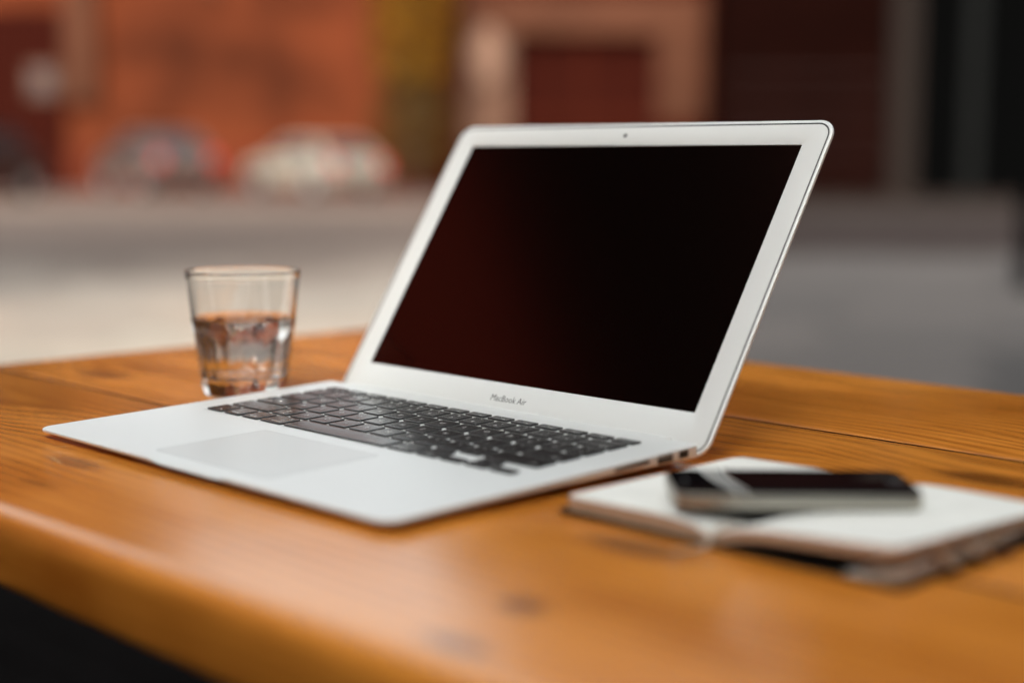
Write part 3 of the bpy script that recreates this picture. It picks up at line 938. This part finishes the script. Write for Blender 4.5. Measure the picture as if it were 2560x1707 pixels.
# added boards that block front light; their slot aims a sun streak at the glass
SLX, SLZ = 1.16, 4.17
for x0_, x1_, z0_, z1_ in ((-6.0, SLX - 0.18, 3.8, 5.38), (SLX + 0.18, 6.5, 3.8, 5.38), (SLX - 0.18, SLX + 0.18, SLZ + 0.2, 5.38), (SLX - 0.18, SLX + 0.18, 3.8, SLZ - 0.16)):
    box_obj('light_block_board', ((x0_ + x1_) / 2, -0.06, (z0_ + z1_) / 2), (x1_ - x0_, 0.1, z1_ - z0_), M['blackish'], cf)
box_obj('shade_wing', (1.9, 5.3, 2.3), (1.0, 6.2, 4.6), M['blackish'], cf)  # unseen wall added to darken the right side of the table
sb = empty('reflection_house', (-6.6, -4.0, 0)); tag(sb, 'unseen narrow red brick house with a dark roof, added for the screen reflection', 'building')
box_obj('wall', (-2.5, 0, 3.3), (5, 6.4, 6.6), mat('reflection_house_brick', (0.22, 0.035, 0.012), 0.85), sb)
box_obj('roof', (-2.6, 0, 9.1), (5, 6.6, 5.0), M['blackish'], sb)
for i in range(2):
    f = box_obj('window', (0.02, -1.6 + i * 3.0, 2.4), (0.12, 1.2, 1.6), M['pale_stone'], sb)
    box_obj('pane', (0.05, -1.6 + i * 3.0, 2.4), (0.12, 1.0, 1.4), M['win'], f)
for i in range(5):
    f = box_obj('window', (-4.8 + i * 2.4, -0.02, 1.5), (1.7, 0.10, 1.9), M['greybrown'], cf)
    box_obj('pane', (-4.8 + i * 2.4, 0.0, 1.5), (1.5, 0.10, 1.7), M['win'], f)
# ---------------------------------------------------------------- ochre tree against the facade
def build_tree():
    t = empty('ochre_tree', S(-2.45, 36.4, 0.1), 0)
    tag(t, 'slim tree with ochre autumn leaves in front of the brick wall', 'tree')
    bm = bmesh.new()
    tube(bm, [(0, 0, 0), (0.03, 0.02, 1.2), (-0.05, 0.05, 2.6), (0.05, 0, 4.4), (0, 0, 5.8)], [0.10, 0.085, 0.07, 0.045, 0.015], 8)
    for k in range(9):
        z = 1.4 + k * 0.45; an = k * 2.4
        L = 1.0 - k * 0.06
        tube(bm, [(0, 0, z), (0.5 * L * math.cos(an), 0.5 * L * math.sin(an), z + 0.35), (L * math.cos(an), L * math.sin(an), z + 0.8)], [0.035, 0.022, 0.008], 6)
    bm_obj('trunk', bm, mat('tree_bark', (0.08, 0.05, 0.03), 0.9), t, smooth=True)
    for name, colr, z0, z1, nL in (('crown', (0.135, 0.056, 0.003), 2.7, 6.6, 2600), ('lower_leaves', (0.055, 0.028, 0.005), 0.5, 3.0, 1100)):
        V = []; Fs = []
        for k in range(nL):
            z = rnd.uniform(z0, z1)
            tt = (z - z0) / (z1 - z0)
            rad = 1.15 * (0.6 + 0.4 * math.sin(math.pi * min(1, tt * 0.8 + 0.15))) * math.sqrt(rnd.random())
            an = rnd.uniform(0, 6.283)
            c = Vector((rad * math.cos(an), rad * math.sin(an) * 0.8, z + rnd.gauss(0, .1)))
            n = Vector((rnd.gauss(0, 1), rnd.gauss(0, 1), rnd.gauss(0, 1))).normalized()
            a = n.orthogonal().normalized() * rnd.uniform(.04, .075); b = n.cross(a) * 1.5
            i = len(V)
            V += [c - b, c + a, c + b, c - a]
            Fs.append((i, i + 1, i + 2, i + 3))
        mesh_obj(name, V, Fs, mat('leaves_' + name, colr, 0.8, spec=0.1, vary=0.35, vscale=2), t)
build_tree()

# ---------------------------------------------------------------- parked cars
M['tyre'] = mat('tyre_rubber', (0.02, 0.02, 0.02), 0.8)
M['rim'] = mat('alloy_rim', (0.5, 0.5, 0.5), 0.35, metal=0.8)
M['car_glass'] = mat('tinted_car_glass', (0.03, 0.03, 0.035), 0.08)
M['tail'] = mat('red_tail_lamp', (0.5, 0.02, 0.02), 0.3)
M['headlamp'] = mat('clear_head_lamp', (0.75, 0.75, 0.72), 0.15)
def build_car(label, paint, a, d, rz, Lc=3.7, Hc=1.42, z=0.1):
    c = empty('parked_car', S(a, d, z), ROT + rz)
    tag(c, label, 'car', 'cars parked across the street')
    Wc = 1.62
    k = Lc / 3.7; hz = Hc / 1.42
    lower = [(-1.85, .32), (-1.83, .62), (-1.70, .82), (-1.05, .93), (1.35, .95), (1.78, .90), (1.85, .60), (1.82, .32)]
    V, Fs = [], []
    loops = []
    for y, s in ((-Wc / 2, .97), (-Wc / 2 + .07, 1), (Wc / 2 - .07, 1), (Wc / 2, .97)):
        loops.append([(x * k * s, y, (.32 + (zz - .32) * s) * hz) for x, zz in lower])
    V, Fs = loft(loops)
    body = mesh_obj('body', V, Fs, paint, c)
    md = body.modifiers.new('bevel', 'BEVEL'); md.width = 0.04; md.segments = 2
    cab = [(-0.95, .90), (-0.28, 1.36), (0.15, 1.42), (1.0, 1.38), (1.62, .92)]
    loops = []
    for y, s in ((-Wc / 2 + .05, 0), (-Wc / 2 + .17, 1), (Wc / 2 - .17, 1), (Wc / 2 - .05, 0)):
        pass
    lowy, topy = Wc / 2 - .05, Wc / 2 - .20
    def pt(x, zz, sgn):
        t = (zz - .90) / .52
        return (x * k, sgn * (lowy + (topy - lowy) * t), zz * hz)
    V = [pt(x, zz, -1) for x, zz in cab] + [pt(x, zz, 1) for x, zz in cab]
    n = len(cab)
    Fs = [tuple(range(n)), tuple(range(2 * n - 1, n - 1, -1))] + [(i, i + n, (i + 1) % n + n, (i + 1) % n) for i in range(n)]
    mesh_obj('cabin', V, Fs, paint, c)
    # glass, proud of the cabin by a few millimetres
    def quad(name, pts, off):
        nrm = (Vector(pts[1]) - Vector(pts[0])).cross(Vector(pts[2]) - Vector(pts[0])).normalized()
        ctr = sum((Vector(p) for p in pts), Vector()) / 4
        if nrm.dot(ctr - Vector((0, 0, 1.0))) < 0: nrm = -nrm
        A = [Vector(p) + nrm * off for p in pts]; B = [Vector(p) - nrm * .02 for p in pts]
        V, Fs = loft([B, A])
        mesh_obj(name, V, Fs, M['car_glass'], c)
    def shr(pts, f):
        ctr = sum((Vector(p) for p in pts), Vector()) / len(pts)
        return [ctr + (Vector(p) - ctr) * f for p in pts]
    quad('windscreen', shr([pt(-.95, .90, -1), pt(-.28, 1.36, -1), pt(-.28, 1.36, 1), pt(-.95, .90, 1)], .86), .006)
    quad('rear_window', shr([pt(1.0, 1.38, -1), pt(1.62, .92, -1), pt(1.62, .92, 1), pt(1.0, 1.38, 1)], .82), .006)
    for s in (-1, 1):
        quad('side_window', [pt(-.72, .97, s), pt(-.22, 1.31, s), pt(.28, 1.34, s), pt(.28, .97, s)], .006)
        quad('side_window', [pt(.36, .97, s), pt(.36, 1.34, s), pt(.95, 1.31, s), pt(1.32, .97, s)], .006)
        box_obj('headlight', (-1.80 * k, s * .58, .70 * hz), (.10, .30, .14), M['headlamp'], c)
        box_obj('tail_light', (1.81 * k, s * .64, .78 * hz), (.10, .16, .26), M['tail'], c)
        box_obj('wing_mirror', (-.62 * k, s * (Wc / 2 + .07), .98 * hz), (.10, .16, .11), paint, c)
        for wx in (-1.16, 1.16):
            bm = bmesh.new()
            bmesh.ops.create_cone(bm, cap_ends=True, segments=24, radius1=.30, radius2=.30, depth=.2, matrix=Matrix.Translation((wx * k, s * (Wc / 2 - .08), .30)) @ Matrix.Rotation(R(90), 4, 'X'))
            wh = bm_obj('wheel', bm, M['tyre'], c)
            bm = bmesh.new()
            bmesh.ops.create_cone(bm, cap_ends=True, segments=20, radius1=.19, radius2=.19, depth=.22, matrix=Matrix.Translation((wx * k, s * (Wc / 2 - .08), .30)) @ Matrix.Rotation(R(90), 4, 'X'))
            bm_obj('rim', bm, M['rim'], wh)
    return c
build_car('small white car parked across the street behind the laptop lid', mat('white_car_paint', (0.21, 0.18, 0.145), 0.3), -4.55, 34.4, R(-50), z=0.1, Hc=1.25)
build_car('silver grey car parked left of the white one across the street', mat('silver_car_paint', (0.085, 0.058, 0.048), 0.3, metal=0.3), -8.3, 34.8, R(-55), z=0.1)
build_car('dark red car parked at the far left of the street', mat('dark_red_car_paint', (0.03, 0.006, 0.004), 0.4), -10.6, 28.6, R(78), z=0.1)

# ---------------------------------------------------------------- dark low things at the right edge
bo = empty('bollard', S(3.70, 10.7, 0.0), 0)
tag(bo, 'black bollard at the right edge of the picture beyond the table', 'bollard')
bm = bmesh.new()
bmesh.ops.create_cone(bm, cap_ends=True, segments=24, radius1=.075, radius2=.065, depth=.62, matrix=Matrix.Translation((0, 0, .31)))
bm_obj('post', bm, M['blackish'], bo)
bm = bmesh.new()
bmesh.ops.create_uvsphere(bm, u_segments=20, v_segments=10, radius=.085, matrix=Matrix.Translation((0, 0, .66)))
bm_obj('cap', bm, M['blackish'], bo, smooth=True)
